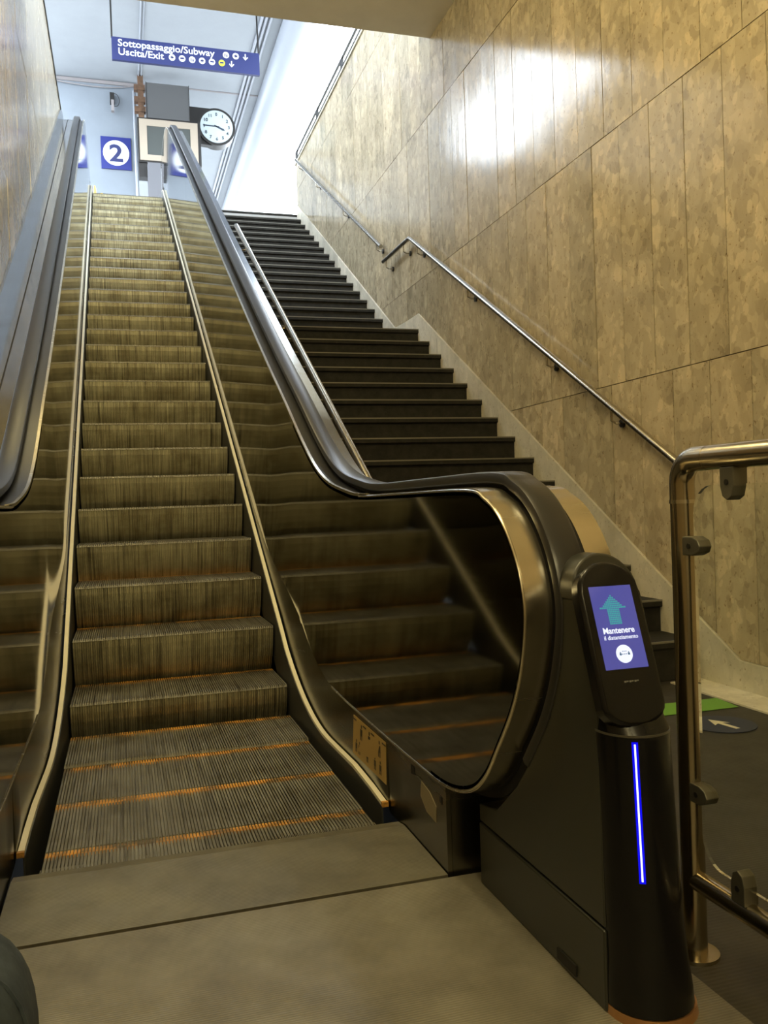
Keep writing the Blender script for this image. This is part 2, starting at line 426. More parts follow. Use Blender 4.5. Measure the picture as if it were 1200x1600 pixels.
bm = bmesh.new(); box(bm, WL - .25, WL - .03, -5, 13.6, -.9, 6.66)
wallL = setp(finish('wall_left', bm, M['joint']), 'polished stone wall beside the left handrail', kind='structure')
for ci, (za, zb, off) in enumerate([(1.674, 3.205, .5), (3.205, 4.672, 0), (4.672, 6.15, .5), (6.15, 6.66, .2)]):
    y = 3.319 + (off + .5) * JP
    while y < 13.59:
        yb = min(y + JP, 13.6)
        if zb > nz(yb) + 1.0 and yb - y > .05 and not (za > 5.35 and yb < 7.7):
            bm = bmesh.new(); box(bm, WL - .035, WL + random.uniform(-.001, .001), y + .0026, yb - .0026, za + .0026, zb - .0026)
            finish('stone_panel', bm, M['stone'], wallL)
        y += JP
bm = bmesh.new(); box(bm, WL - .03, WL, -5, 3.3, 0, 5.35); box(bm, WL - .03, WL, 3.3, 13.6, 0, 1.67); finish('plain_stretch', bm, M['stone'], wallL)
bm = bmesh.new(); box(bm, WL - .27, WL + .012, 7.7, 13.62, 6.66, 6.70); box(bm, WL - .27, WL + .012, 13.6, 13.625, UP, 6.66)
setp(finish('trim_3', bm, M['darkmetal']), 'dark edge trim capping the left wall', kind='structure')

# ------------------------------------------------------------------ escalator
esc = empty('escalator', (.2275, 2.13, 0), label='long steel sided escalator with worn grooved steps and black handrails', cat='escalator')
INV = Matrix.Translation((-.2275, -2.13, 0))
def E(name, bm, m, smooth=False, bevel=0., parent=None, label=None):
    bm.transform(INV); o = finish(name, bm, m, parent or esc, smooth, bevel)
    if label: o['label'] = label
    return o
# outline of the balustrade (y,z): under the newel, round the front, over the top and up
low = [(4.35, .70), (4.06, .472), (3.8, .34), (3.55, .272), (3.3, .25), (2.75, .243), (2.35, .243), (2.12, .25), (1.96, .288)]
front = [(1.86, .35), (1.78, .44), (1.70, .54), (1.648, .64), (1.622, .75), (1.636, .83), (1.675, .90), (1.735, .96), (1.81, .998), (1.92, 1.02)]
topp = [(2.4, 1.021), (2.9, 1.022), (3.15, 1.045), (3.4, 1.085), (3.63, 1.16), (3.9, 1.295), (4.26, 1.50), (4.9, 1.855), (5.9, 2.43), (7.35, nz(7.35) + 1.125),
        (9.5, nz(9.5) + 1.125), (12.1, nz(12.1) + 1.115), (12.7, 6.43), (13.1, 6.58), (13.5, 6.65), (14.0, 6.67)]
upend = [(14.25, 6.64), (14.42, 6.52), (14.5, 6.33), (14.48, 6.15), (14.38, 6.0), (14.2, 5.92)]
LOW = crom(low, 4); OUT = crom(front[:1] + front[1:] + topp + upend, 5)
FULL = crom(low + front + topp + upend, 5)
iF = min(range(len(FULL)), key=lambda i: math.hypot(FULL[i][0] - 1.96, FULL[i][1] - .288))
iT = min(range(len(FULL)), key=lambda i: math.hypot(FULL[i][0] - 2.9, FULL[i][1] - 1.022))
iU = min(range(len(FULL)), key=lambda i: math.hypot(FULL[i][0] - 14.0, FULL[i][1] - 6.67))
iTE = min(range(len(FULL)), key=lambda i: math.hypot(FULL[i][0] - 14.5, FULL[i][1] - 6.33))
def skirtz(y):
    if y < 3.35: return .058
    return max(.058, nz(y) + .055 if y > 4.25 else .058 + (y - 3.35) ** 2 * (nz(4.25) + .055 - .058) / .81)
def skz(y):
    z = skirtz(y); return min(z, UP + .06)
def side(mx, deck_out, lab):
    """mx maps an x of the right balustrade; lab names the side"""
    X = mx
    def prof(a, b, n0, n1): return [(X(a), n0), (X(b), n0), (X(b), n1), (X(a), n1)]
    # flat newel panel (y < 3.45), then sheets of inner panel that lean out slightly towards the top
    YS = 4.06
    def top_z(y):
        for p, q in zip(FULL[iT - 6:], FULL[iT - 5:]):
            if p[0] <= y <= q[0]: return p[1] + (q[1] - p[1]) * (y - p[0]) / max(1e-6, q[0] - p[0])
            if q[0] < p[0]: break
        return 6.5
    lo_i = next(i for i in range(len(FULL)) if FULL[i][0] < YS); hi_i = next(i for i in range(iT, len(FULL)) if FULL[i][0] > YS)
    bmq = bmesh.new(); prism_x(bmq, [(YS, FULL[lo_i][1] + .001)] + FULL[lo_i:hi_i] + [(YS, top_z(YS))], X(.785), X(.80)); E('newel_panel', bmq, M['panel'])
    def low_z(y):
        seg = [p for i, p in enumerate(FULL) if lo_i - 1 <= i <= iF]
        if y >= YS: return min(skz(y) + .05 + .166 * max(0, 1 - (y - YS) / 1.2) ** 1.5, UP + .12)
        for p, q in zip(seg, seg[1:]):
            if q[0] <= y <= p[0]: return p[1] + (q[1] - p[1]) * (p[0] - y) / max(1e-6, p[0] - q[0]) - .003
        return .247
    bmq = bmesh.new(); box(bmq, X(.801), X(.985), 2.135, 3.9, 0.0, .235); E('plinth_core', bmq, M['plinth'])
    def xb(y):
        t = min(1, max(0, (y - YS) / .8)); t = t * t * (3 - 2 * t); return .786 - .032 * t
    cuts = [YS, 4.9, 7.3, 9.7, 12.1, 14.15]
    for a, b in zip(cuts, cuts[1:]):
        bmq = bmesh.new(); n_ = 28; rows = []
        for i in range(n_ + 1):
            y = a + .0015 + (b - a - .003) * i / n_; zb_ = low_z(y) - .004; zt_ = top_z(y) - .002
            rows.append([bmq.verts.new((X(x_), y, z_)) for x_, z_ in ((xb(y), zb_), (.785, zt_), (.795, zt_), (xb(y) + .01, zb_))])
        for r_, q_ in zip(rows, rows[1:]):
            for i in range(4): bmq.faces.new((r_[i], r_[(i + 1) % 4], q_[(i + 1) % 4], q_[i]))
        bmq.faces.new(rows[0]); bmq.faces.new(rows[-1][::-1]); E('balustrade_panel', bmq, M['panel'], True)
    ue = [p for i, p in enumerate(FULL) if i > iU - 4 and p[0] > 14.151]
    bmq = bmesh.new(); prism_x(bmq, [(14.151, UP + .03), (14.151, top_z(14.151) - .003)] + ue, X(.785), X(.80)); E('newel_panel', bmq, M['panel'])
    # bright bead round the lower edge of the newel panel
    bmq = bmesh.new(); lowp = [p for i, p in enumerate(FULL) if i <= iT and (i > iF or p[0] < 3.45)]
    tube(bmq, [(X(.784), y, z) for y, z in lowp], .0035, 8); E('edge_bead', bmq, M['steel'], True)
    # steel bands of the newel
    i0 = iF - 8
    for a, b in ((.785, .845), (.945, 1.005)):
        bmq = bmesh.new(); sweep(bmq, FULL[i0:iT + 1], prof(a, b, -.012, .006)); E('newel_band', bmq, M['steel'], True)
    bmq = bmesh.new(); sweep(bmq, FULL[iT - 1:iTE], prof(.785, .797, -.012, .010)); E('edge_trim', bmq, M['steel'], True)
    bmq = bmesh.new(); sweep(bmq, FULL[iT - 1:iTE], prof(.797, .93, -.03, -.006)); E('handrail_channel', bmq, M['rubber'], True)
    bmq = bmesh.new(); sweep(bmq, FULL[i0:iT + 1], prof(.845, .945, -.012, .002)); E('handrail_channel', bmq, M['darkgap'], True)
    # newel core
    bmq = bmesh.new(); core = [p for i, p in enumerate(FULL) if i0 - 2 <= i <= iT]
    prism_x(bmq, [(p[0] + .0, p[1]) for p in core] + [(2.9, .3)], X(.802), X(1.0)); 
    bmesh.ops.translate(bmq, verts=bmq.verts, vec=(0, .014, 0)); E('newel_core', bmq, M['greywall'])
    # guide rail and rubber handrail
    bmq = bmesh.new(); sweep(bmq, FULL[i0:iTE], prof(.862, .900, .0, .026)); E('handrail_guide', bmq, M['darkgap'], True)
    hp = [(-.037, .020), (-.0375, .034), (-.034, .041), (-.027, .044), (.027, .044), (.034, .041), (.0375, .034), (.037, .020), (.032, .015), (.025, .013), (.025, .025), (-.025, .025), (-.025, .013), (-.032, .015)]
    bmq = bmesh.new(); sweep(bmq, FULL[iF + 9:iTE], [(X(.881) + a, b) for a, b in hp]); E('handrail', bmq, M['rubber'], True)
    # outer deck and outer cladding
    bmq = bmesh.new(); sweep(bmq, FULL[iT - 3:iU], [(X(.928), -.05), (X(deck_out), -.055), (X(deck_out), -.014), (X(.928), -.004)]); E('outer_deck', bmq, M['deckm'], True)
    bmq = bmesh.new(); tp = FULL[iT - 3:iU]
    prism_x(bmq, [(tp[0][0], 0.0), (tp[-1][0] - 3, 0.0), (tp[-1][0], 5.0)] + [(y, z - .085) for y, z in tp[::-1]], X(deck_out - .025), X(deck_out)); E('outer_cladding', bmq, M['greywall'])
    # skirt plate, deflector strip
    ys = [2.66, 2.8, 3.0, 3.1, 3.2] + [3.25 + .05 * i for i in range(26)] + [4.5 + .45 * i for i in range(1, 20)] + [13.15, 13.35, 13.6, 13.95]
    def fl(y): return .038 * min(1, max(0, (4.15 - y) / 1.45))
    def strip(xa, xb, za, zb):
        b_ = bmesh.new(); rings = []
        for y in ys:
            f = fl(y); z = skz(y) - (.03 * max(0, (2.95 - y) / .3) if y < 2.95 else 0)
            rings.append([b_.verts.new((X(x + f * (1 if x < .77 else 0)), y, z + h)) for x, h in ((xa, za), (xb, za), (xb, zb), (xa, zb))])
        for r, q in zip(rings, rings[1:]):
            for i in range(4): b_.faces.new((r[i], r[(i + 1) % 4], q[(i + 1) % 4], q[i]))
        b_.faces.new(rings[0]); b_.faces.new(rings[-1][::-1]); return b_
    E('skirt_plate', strip(.7215, .7275, -.30, -.006), M['skirt'])
    E('deflector_strip', strip(.724, .742, -.006, .004), M['strip'], label='pale metal deflector strip')
    b_ = bmesh.new(); f_ = fl(2.68); zz_ = skz(2.7) - .028
    xs_ = sorted((X(.7230 + f_), X(.7435 + f_))); box(b_, xs_[0], xs_[1], 2.652, 2.668, zz_ - .010, zz_ + .0055); E('strip_end', b_, M['yellow'], label='yellow painted end of the deflector strip')
    # leaning plinth band that runs from the landing up along the strip
    b_ = bmesh.new(); rings = []
    for y in [2.135, 2.3, 2.5, 2.655] + ys[:-2]:
        zl = low_z(y)
        zb2 = 0.0 if y < 2.66 else skz(y) - .03
        xb2 = .787 if y < 2.66 else .7445 + fl(y)
        rings.append([b_.verts.new((X(x_), y, z_)) for x_, z_ in ((xb2, zb2), (xb(y) + .001, zl), (.80, zl), (.80, zb2))])
    for r, q in zip(rings, rings[1:]):
        for i in range(4): b_.faces.new((r[i], r[(i + 1) % 4], q[(i + 1) % 4], q[i]))
    b_.faces.new(rings[0]); b_.faces.new(rings[-1][::-1]); E('plinth', b_, M['plinth'], True)
side(lambda x: x, .990, 'right')
side(lambda x: .455 - x, 1.10, 'left')
# upstand flashing between left deck and stone wall
bm = bmesh.new(); sweep(bm, FULL[iT + 2:iU - 2], [(-.649, -.09), (-.632, -.09), (-.632, .11), (-.649, .11)]); E('wall_flashing', bm, M['deckm'])
bm = bmesh.new(); sweep(bm, FULL[iT + 2:iU - 2], [(-.545, -.030), (-.538, -.030), (-.538, -.006), (-.545, -.006)]); E('deck_joint', bm, M['darkgap'])

# steps ---------------------------------------------------------------
def cleat_profile(x0, x1, n, top, bot):
    pts = []; p = (x1 - x0) / n
    for i in range(n):
        a = x0 + i * p
        pts += [(a, bot), (a + p * .22, bot), (a + p * .30, top), (a + p * .92, top)]
    pts.append((x1, bot)); return pts
NC = 96; TD = .43
cp = cleat_profile(NX0 + .004, NX1 - .004, NC, 0., -.009)
def step_mesh():
    b = bmesh.new(); ra = [b.verts.new((x, .004, z)) for x, z in cp]; rb = [b.verts.new((x, TD - .046, z)) for x, z in cp]; rc = [b.verts.new((x, 0.0, -.012)) for x, z in cp]
    for i in range(len(cp) - 1):
        b.faces.new((ra[i], ra[i + 1], rb[i + 1], rb[i])); b.faces.new((rc[i], rc[i + 1], ra[i + 1], ra[i]))
    return b
def riser_mesh():
    b = bmesh.new(); rows = []
    for j in range(7):
        t = j / 6; z = -.008 - .235 * t; y = .002 + .088 * (t * 1.15) ** 1.8
        rows.append([b.verts.new((x, y - zz * -1.0 * 1.0 if False else y + (-zz) * .8, z)) for x, zz in cp])
    for r, q in zip(rows, rows[1:]):
        for i in range(len(cp) - 1): b.faces.new((r[i], r[i + 1], q[i + 1], q[i]))
    return b
def edge_mesh():
    b = bmesh.new(); e = cleat_profile(NX0 + .004, NX1 - .004, NC, -.001, -.009)
    ra = [b.verts.new((x, TD - .044, z)) for x, z in e]; rb = [b.verts.new((x, TD + .004, z)) for x, z in e]
    for i in range(len(e) - 1): b.faces.new((ra[i], ra[i + 1], rb[i + 1], rb[i]))
    return b
def raw(name, b, m):
    me = bpy.data.meshes.new(name); b.transform(Matrix.Translation((-.2275, 0, 0))); b.to_mesh(me); b.free(); me.materials.append(m); return me
me_s, me_r, me_e = raw('step', step_mesh(), M['tread']), raw('riser', riser_mesh(), M['riser']), raw('rear_edge', edge_mesh(), M['yellow'])
noses = [(2.30, -.002), (2.72, .0), (3.15, .002), (3.58, .014), (4.055, .15), (4.405, .385)] + [(4.41 + .342 * k, .408 + .203 * k) for k in range(1, 26)] + [(13.27, 5.64), (13.62, 5.735)]
for i, (y, z) in enumerate(noses):
    s = bpy.data.objects.new('step', me_s); C.objects.link(s); s.parent = esc; s.location = (0, y - 2.13, z)
    for nm, me in (('riser', me_r), ('rear_edge', me_e)):
        if nm == 'rear_edge' and i > 6: continue
        c = bpy.data.objects.new(nm, me); C.objects.link(c); c.parent = s
        if nm == 'rear_edge': c['label'] = 'orange yellow worn rear edge'
# comb and landing plates
bm = bmesh.new()
prism_x(bm, [(2.56, .004), (2.50, .014), (2.13, .012), (2.13, -.03), (2.56, -.03)], -.325, .784)
E('comb_plate', bm, M['plate_smooth'])
bm = bmesh.new(); n = NC; p = (NX1 - NX0) / n
for i in range(n):
    a = NX0 + .004 + i * p; box(bm, a + p * -.05, a + p * .2, 2.555, 2.585, -.012, .003)
E('comb_teeth', bm, M['plate_smooth'])
bm = bmesh.new(); box(bm, -.63, 1.084, 0.9, 2.118, -.05, .010); box(bm, -.63, -.335, 2.118, 2.2, -.05, .010); E('landing_plate', bm, M['plate'])
bm = bmesh.new(); box(bm, -.63, 1.084, -1.0, 0.89, -.05, .010); E('landing_plate', bm, M['plate'])
bm = bmesh.new(); box(bm, -.64, 1.084, .5, 2.56, -.09, -.06); E('pit_floor', bm, M['darkgap'])
bm = bmesh.new(); prism_x(bm, [(13.90, UP + .012), (13.98, UP + .02), (14.6, UP + .02), (14.6, UP - .001), (13.90, UP - .02)], -.32, .78); E('comb_plate', bm, M['plate_smooth'])
bm = bmesh.new(); prism_x(bm, [(2.2, -.35), (4.0, -.3), (13.6, 5.3), (13.9, 5.3), (14.0, 5.0), (4.2, -.7), (2.2, -.7)], -.32, .78); E('truss_floor', bm, M['darkgap'])
bm = bmesh.new(); box(bm, -.64, 1.0, 13.93, 13.97, 2.5, UP - .03); E('light_block_end', bm, M['darkgap'])  # unseen cover added to keep sky light out from under the steps
# sticker with pictograms, and glue residue, on the plinth
def lean(bm):
    for v in bm.verts:
        y, z = v.co.y, v.co.z
        if y > 2.66:
            z0 = skz(y) - .03; xb_ = .7445 + .038 * min(1, max(0, (4.15 - y) / 1.45)); t = min(1, max(0, (z - z0) / (.247 - z0)))
            v.co.x += xb_ + (.787 - xb_) * t - .7875
bm = bmesh.new(); box(bm, .7845, .786, 2.67, 3.07, .085, .222); lean(bm); stk = E('warning_sticker', bm, M['label_y'], label='faded yellow warning sticker with black pictograms')
bm = bmesh.new()
def fig(yc, z0, s):
    box(bm, .7835, .785, yc - .018 * s, yc + .018 * s, z0 + .02 * s, z0 + .052 * s); box(bm, .7835, .785, yc - .008 * s, yc + .008 * s, z0 + .056 * s, z0 + .072 * s)
    box(bm, .7835, .785, yc - .016 * s, yc - .004 * s, z0, z0 + .02 * s); box(bm, .7835, .785, yc + .004 * s, yc + .016 * s, z0, z0 + .02 * s)
for yc in (2.73, 2.79, 2.88, 2.98, 3.02): fig(yc, .10, .62)
for yc in (2.74, 2.86, 2.96): fig(yc, .155, .75)
for yc in (2.69, 2.82, 2.92, 3.05): box(bm, .7835, .785, yc - .02, yc + .02, .208, .213)
lean(bm); o = E('pictograms', bm, M['label_ink'], parent=stk); o['kind'] = 'stuff'
bm = bmesh.new(); prism_x(bm, [(2.33, .20), (2.26, .19), (2.21, .165), (2.215, .12), (2.29, .125), (2.34, .155)], .7852, .7868); E('glue_residue', bm, M['residue'])
bm = bmesh.new(); prism_x(bm, [(2.42, .222), (2.39, .222), (2.385, .20), (2.42, .195)], .7852, .7868); E('plinth_scuff', bm, M['darkgap']); bm = bmesh.new(); prism_x(bm, [(2.18, .205), (2.165, .205), (2.165, .185), (2.18, .19)], .7852, .7868); E('plinth_scuff', bm, M['darkgap'])

# ------------------------------------------------------------------ round steel rail on the stair side of the escalator
def stz(y): return .0325 + .584 * (y - 3.623)
TX = 1.20
bm = bmesh.new(); tube(bm, [(TX, y, nz(y) + .808) for y in (3.9, 5, 6, 7, 8, 8.86)], .022, 14)
sr = finish('stair_handrail', bm, M['tube'], None, True); setp(sr, 'straight round steel handrail between escalator and stairs', 'handrail')
for y in (4.5, 6.4, 8.3):
    bm = bmesh.new(); tube(bm, [(TX, y, nz(y) + .788), (TX, y, nz(y) + .73), (1.02, y, nz(y) + .73)], .008, 8); finish('bracket', bm, M['tube'], sr, True)

# ------------------------------------------------------------------ wall handrails on the right
RX = 2.84
def bracket(y, z, par):
    bm = bmesh.new(); tube(bm, [(RX, y, z - .015), (RX, y, z - .085), (RX + .03, y, z - .10), (WR - .004, y, z - .10)], .0075, 8)
    b = finish('bracket', bm, M['tube'], par, True)
    bm = bmesh.new(); tube(bm, [(WR - .016, y, z - .10), (WR - .001, y, z - .10)], .026, 14); finish('rosette', bm, M['darkmetal'], b, True)
lz = lambda y: 1.186 + (y - 4.013) * .5813
bm = bmesh.new(); tube(bm, [(RX, 3.97, lz(3.97)), (RX, 5.5, lz(5.5)), (RX, 8.17, lz(8.17)), (RX, 8.235, 3.634), (RX, 8.32, 3.636), (RX, 9.13, 3.645)], .0225, 14)
wr1 = setp(finish('wall_handrail', bm, M['tube'], None, True), 'lower round steel handrail on the stone wall, bent level at its top', 'handrail')
for y in (4.6, 5.4, 6.77, 8.0): bracket(y, lz(y), wr1)
for y in (8.42, 9.02): bracket(y, 3.638, wr1)
uz = lambda y: 3.836 + (y - 9.207) * .6007
bm = bmesh.new(); tube(bm, [(RX, 9.207, uz(9.207)), (RX, 11, uz(11)), (RX, 13.68, uz(13.68))], .0225, 14)
wr2 = setp(finish('wall_handrail', bm, M['tube'], None, True), 'upper round steel handrail climbing the wall to the platform', 'handrail')
for y in (9.36, 10.8, 12.3, 13.5): bracket(y, uz(y), wr2)
# double bar on the parapet
bm = bmesh.new(); box(bm, WR - .005, WR + .02, 8.2, 14.05, 6.655, 6.68)
pr = setp(finish('parapet_rail', bm, M['darkmetal']), 'dark double bar rail on top of the right stairwell wall', 'railing')
bm = bmesh.new(); box(bm, WR - .005, WR + .02, 8.2, 14.05, 6.765, 6.79); finish('upper_bar', bm, M['darkmetal'], pr)
for y in (9.4, 10.95, 12.43, 14.0):
    bm = bmesh.new(); box(bm, WR - .004, WR + .018, y - .05, y + .05, 6.61, 6.79); finish('post', bm, M['darkmetal'], pr)

# ------------------------------------------------------------------ glass barrier
bar = empty('glass_barrier', (1.151, 1.594, 0), label='steel tube barrier with glass panel standing right of the screen totem', cat='barrier')
BI = Matrix.Translation((-1.151, -1.594, 0))
def B(name, bm, m, smooth=True, bevel=0., parent=None):
    bm.transform(BI); return finish(name, bm, m, parent or bar, smooth, bevel)
arc = [(1.151, 1.594 - .05 + .05 * math.cos(t), 1.018 + .05 * math.sin(t)) for t in [math.pi / 2 * i / 6 for i in range(7)]]
bm = bmesh.new(); tube(bm, [(1.151, 1.594, .0), (1.151, 1.594, .98)], .0255, 20); B('post', bm, M['railm'])
bm = bmesh.new(); tube(bm, [(1.151, 1.594, .975), (1.151, 1.594, .983)], .0275, 20); B('collar', bm, M['steel'])
bm = bmesh.new(); tube(bm, [(1.151, 1.594, .983)] + arc + [(1.151, 1.50, 1.068)], .0262, 20); B('elbow', bm, M['railm'])
bm = bmesh.new(); tube(bm, [(1.151, 1.50, 1.068), (1.151, -.4, 1.068)], .0255, 20); B('top_rail', bm, M['railm'])
bm = bmesh.new(); tube(bm, [(1.151, 1.594, .165), (1.151, -.4, .165)], .0215, 18); B('bottom_rail', bm, M['railm'])
bm = bmesh.new(); tube(bm, [(1.151, 1.594, -.002), (1.151, 1.594, .006), (1.151, 1.594, .0065)], [.05, .05, .046], 24); B('base_flange', bm, M['railm'])
bm = bmesh.new(); tube(bm, [(1.151, -.4, 0), (1.151, -.4, 1.068)], .0255, 18); B('post', bm, M['railm'])
def rrect(y0, y1, z0, z1, r, n=6):
    out = []
    for cy, cz, a0 in ((y1 - r, z1 - r, 0), (y0 + r, z1 - r, 90), (y0 + r, z0 + r, 180), (y1 - r, z0 + r, 270)):
        for i in range(n + 1):
            t = math.radians(a0 + 90 * i / n); out.append((cy + r * math.cos(t), cz + r * math.sin(t)))
    return out
bm = bmesh.new(); prism_x(bm, rrect(-.36, 1.552, .215, 1.012, .06), 1.146, 1.156); B('glass_panel', bm, M['glass'], False)
def clampv(y, z, vert, up=1):
    bm = bmesh.new()
    if vert: prof_ = [(y - .020, z - .008 * up), (y + .020, z - .008 * up), (y + .020, z + .03 * up), (y + .014, z + .05 * up), (y, z + .058 * up), (y - .014, z + .05 * up), (y - .020, z + .03 * up)]
    else: prof_ = [(y + .014, z - .020), (y + .014, z + .020), (y - .022, z + .020), (y - .040, z + .013), (y - .047, z), (y - .040, z - .013), (y - .022, z - .020)]
    prism_x(bm, prof_, 1.134, 1.168); c = B('glass_clamp', bm, M['clamp'], False, .002)
    bm = bmesh.new(); tube(bm, [(1.1325, y - (0 if vert else .012), z + (.022 * up if vert else 0)), (1.1345, y - (0 if vert else .012), z + (.022 * up if vert else 0))], .006, 10); B('screw', bm, M['darkmetal'], True, 0, c)
clampv(1.566, .885, False); clampv(1.566, .36, False)
clampv(1.43, 1.038, True, -1); clampv(1.432, .19, True, 1)
clampv(.2, 1.038, True, -1); clampv(.2, .19, True, 1)

# ------------------------------------------------------------------ display totem wrapped round the newel
tot = empty('display_totem', (.93, 1.5, 0), label='black display totem with blue screen and glowing blue strip at the escalator foot', cat='display')
TI = Matrix.Translation((-.93, -1.5, 0))
def D(name, bm, m, smooth=False, bevel=0., parent=None, label=None):
    bm.transform(TI); o = finish(name, bm, m, parent or tot, smooth, bevel)
    if label: o['label'] = label
    return o
hull = [(1.455, .012), (2.06, .012), (2.06, .215), (1.95, .235), (1.83, .33), (1.735, .43), (1.655, .53), (1.605, .64), (1.59, .75), (1.605, .805), (1.525, .805), (1.455, .61)]
bm = bmesh.new(); prism_x(bm, [(1.455, .172)] + [(2.06, .172)] + hull[2:], .850, .995); D('side_casing', bm, M['black'], False, .004)
bm = bmesh.new(); prism_x(bm, [(1.455, .011), (2.06, .011), (2.06, .167), (1.455, .167)], .848, .998); D('lower_casing', bm, M['black'], False, .004)
bm = bmesh.new(); box(bm, .845, .849, 1.565, 1.645, .022, .045); D('vent_slot', bm, M['darkgap'])
# arch shaped hood between head and handrail
bm = bmesh.new(); arch = [(.848, .79)]
for i in range(15):
    t = math.pi - math.pi * i / 14; arch.append((.920 + .073 * math.cos(t), .808 + .073 * math.sin(t)))
arch += [(.992, .79)]
prism_y(bm, arch, 1.475, 1.612)
for v in bm.verts:
    if v.co.y < 1.5: v.co.y = 1.447 + (v.co.z - .70) * .374 + .040
D('hood', bm, M['black'], True, .004)
# column
def ell_col(levels, n=28):
    b = bmesh.new(); rings = []
    for z, cx_, rx, ry, cy_ in levels: rings.append([b.verts.new((cx_ + rx * math.cos(t), cy_ + ry * math.sin(t), z)) for t in [2 * math.pi * i / n for i in range(n)]])
    for r, q in zip(rings, rings[1:]):
        for i in range(n): b.faces.new((r[i], r[(i + 1) % n], q[(i + 1) % n], q[i]))
    b.faces.new(rings[0]); b.faces.new(rings[-1][::-1]); return b
D('column', ell_col([(.03, .938, .086, .086, 1.452), (.06, .937, .085, .084, 1.452), (.12, .934, .080, .080, 1.453), (.2, .930, .077, .078, 1.455), (.35, .926, .0745, .076, 1.456), (.548, .921, .072, .074, 1.458)]), M['gloss'], True)
D('seam_ring', ell_col([(.548, .921, .0722, .0742, 1.458), (.552, .921, .0722, .0742, 1.458)]), M['clamp'], True)
D('neck', ell_col([(.552, .921, .071, .073, 1.458), (.60, .919, .068, .060, 1.482), (.66, .916, .062, .045, 1.515), (.72, .914, .058, .030, 1.54)]), M['gloss'], True)
D('base_ring', ell_col([(.009, .941, .090, .090, 1.452), (.028, .940, .088, .088, 1.452)]), M['copper'], True, label='copper coloured base ring')
# LED strip following the column front-left
def colpt(z, ang, off):
    L = [(.12, .934, .080, .080, 1.453), (.2, .930, .077, .078, 1.455), (.35, .926, .0745, .076, 1.456), (.548, .921, .072, .074, 1.458)]
    for a, b in zip(L, L[1:]):
        if a[0] <= z <= b[0]: t = (z - a[0]) / (b[0] - a[0]); q = [a[i] + t * (b[i] - a[i]) for i in range(5)]; break
    return (q[1] + (q[2] + off) * math.cos(ang), q[4] + (q[3] + off) * math.sin(ang), z)
def ledstrip(hw, off, z0, z1):
    b = bmesh.new(); A0 = math.radians(242); rows = []
    for i in range(9):
        z = z0 + (z1 - z0) * i / 8; rows.append([b.verts.new(colpt(z, A0 + s * hw, o)) for s, o in ((-1, .0002), (-1, off), (1, off), (1, .0002))])
    for r, q in zip(rows, rows[1:]):
        for i in range(3): b.faces.new((r[i], r[i + 1], q[i + 1], q[i]))
    return b
led = D('led_glow_band', ledstrip(.078, .0012, .279, .541), M['ledside'], label='glowing blue vertical light strip')
D('led_core', ledstrip(.021, .0018, .283, .537), M['ledcore'], True, 0, led)
# tilted head
head = bmesh.new()
def headout(hw, z0, z1, r1, r0, n=10):
    o = []
    for i in range(n + 1): t = math.pi * i / n; o.append((hw * math.cos(t), z1 - r1 + r1 * math.sin(t)))
    for i in range(n + 1): t = math.pi + math.pi * i / n; o.append((hw * math.cos(t), z0 + r0 + r0 * math.sin(t)))
    return o
TILT = Matrix.Translation((.904, 1.447, .70)) @ Matrix.Rotation(math.radians(-20.5), 4, 'X')
prism_y(head, headout(.067, -.142, .180, .062, .040), 0, .040); head.transform(TILT)
D('screen_head', head, M['gloss'], True, .008)
b = bmesh.new(); prism_y(b, headout(.060, -.135, .173, .055, .035), -.0015, .001); b.transform(TILT); D('front_glass', b, M['gloss'], False)
def flat(name, bm, m, parent=None, label=None): bm.transform(TILT); return D(name, bm, m, False, 0, parent, label)
b = bmesh.new(); box(b, -.047, .045, -.0022, -.0010, -.034, .128); scr = flat('screen', b, M['screen'], None, 'lit blue screen with arrow and text')
b = bmesh.new()
for r in range(15):      # dotted arrow
    zz = .108 - r * .0039
    if r < 7: hw = .0016 + r * .0042
    else: hw = .0116
    k = int(hw / .0038)
    for i in range(-k, k + 1):
        x = -.004 + i * .0038; box(b, x - .0015, x + .0015, -.0028, -.0021, zz - .0015, zz + .0015)
flat('arrow', b, M['teal'], scr)
def headtext(body, size, x, z, bold, sx=1.):
    o = text_obj('screen_text', body, size, M['litwhite'], (0, 0, 0), (math.pi / 2, 0, 0), None, .0002, bold, 'CENTER', sx)
    o.data.transform(TI @ TILT @ Matrix.Translation((x, -.0026, z))); o.parent = scr; return o
headtext('Mantenere', .0165, -.002, .0345, .0004, .95)
headtext('il distanziamento', .0115, 0, .0225, .0001, .95)
b = bmesh.new(); disc(b, (-.001, -.0028, -.006), .0175); flat('round_badge', b, M['litwhite'], scr)
b = bmesh.new()
for x in (-.0095, .0085): box(b, x - .002, x + .002, -.0034, -.0027, -.0085, -.0045); box(b, x - .001, x + .001, -.0034, -.0027, -.0042, -.0022)
for x in (-.005, -.001, .003): box(b, x - .0012, x + .0012, -.0034, -.0027, -.0072, -.0058)
for x in (-.004, -.0005, .003): box(b, x - .0008, x + .0008, -.0034, -.0027, -.0018, -.0004)
flat('badge_figures', b, M['litgrey'], scr)
b = bmesh.new()
for i, x in enumerate([-.014, -.009, -.003, .002, .008, .013]): box(b, x, x + .004, -.0022, -.0014, -.060 + (i % 2) * .001, -.0565)
flat('small_print', b, M['greyprint'])

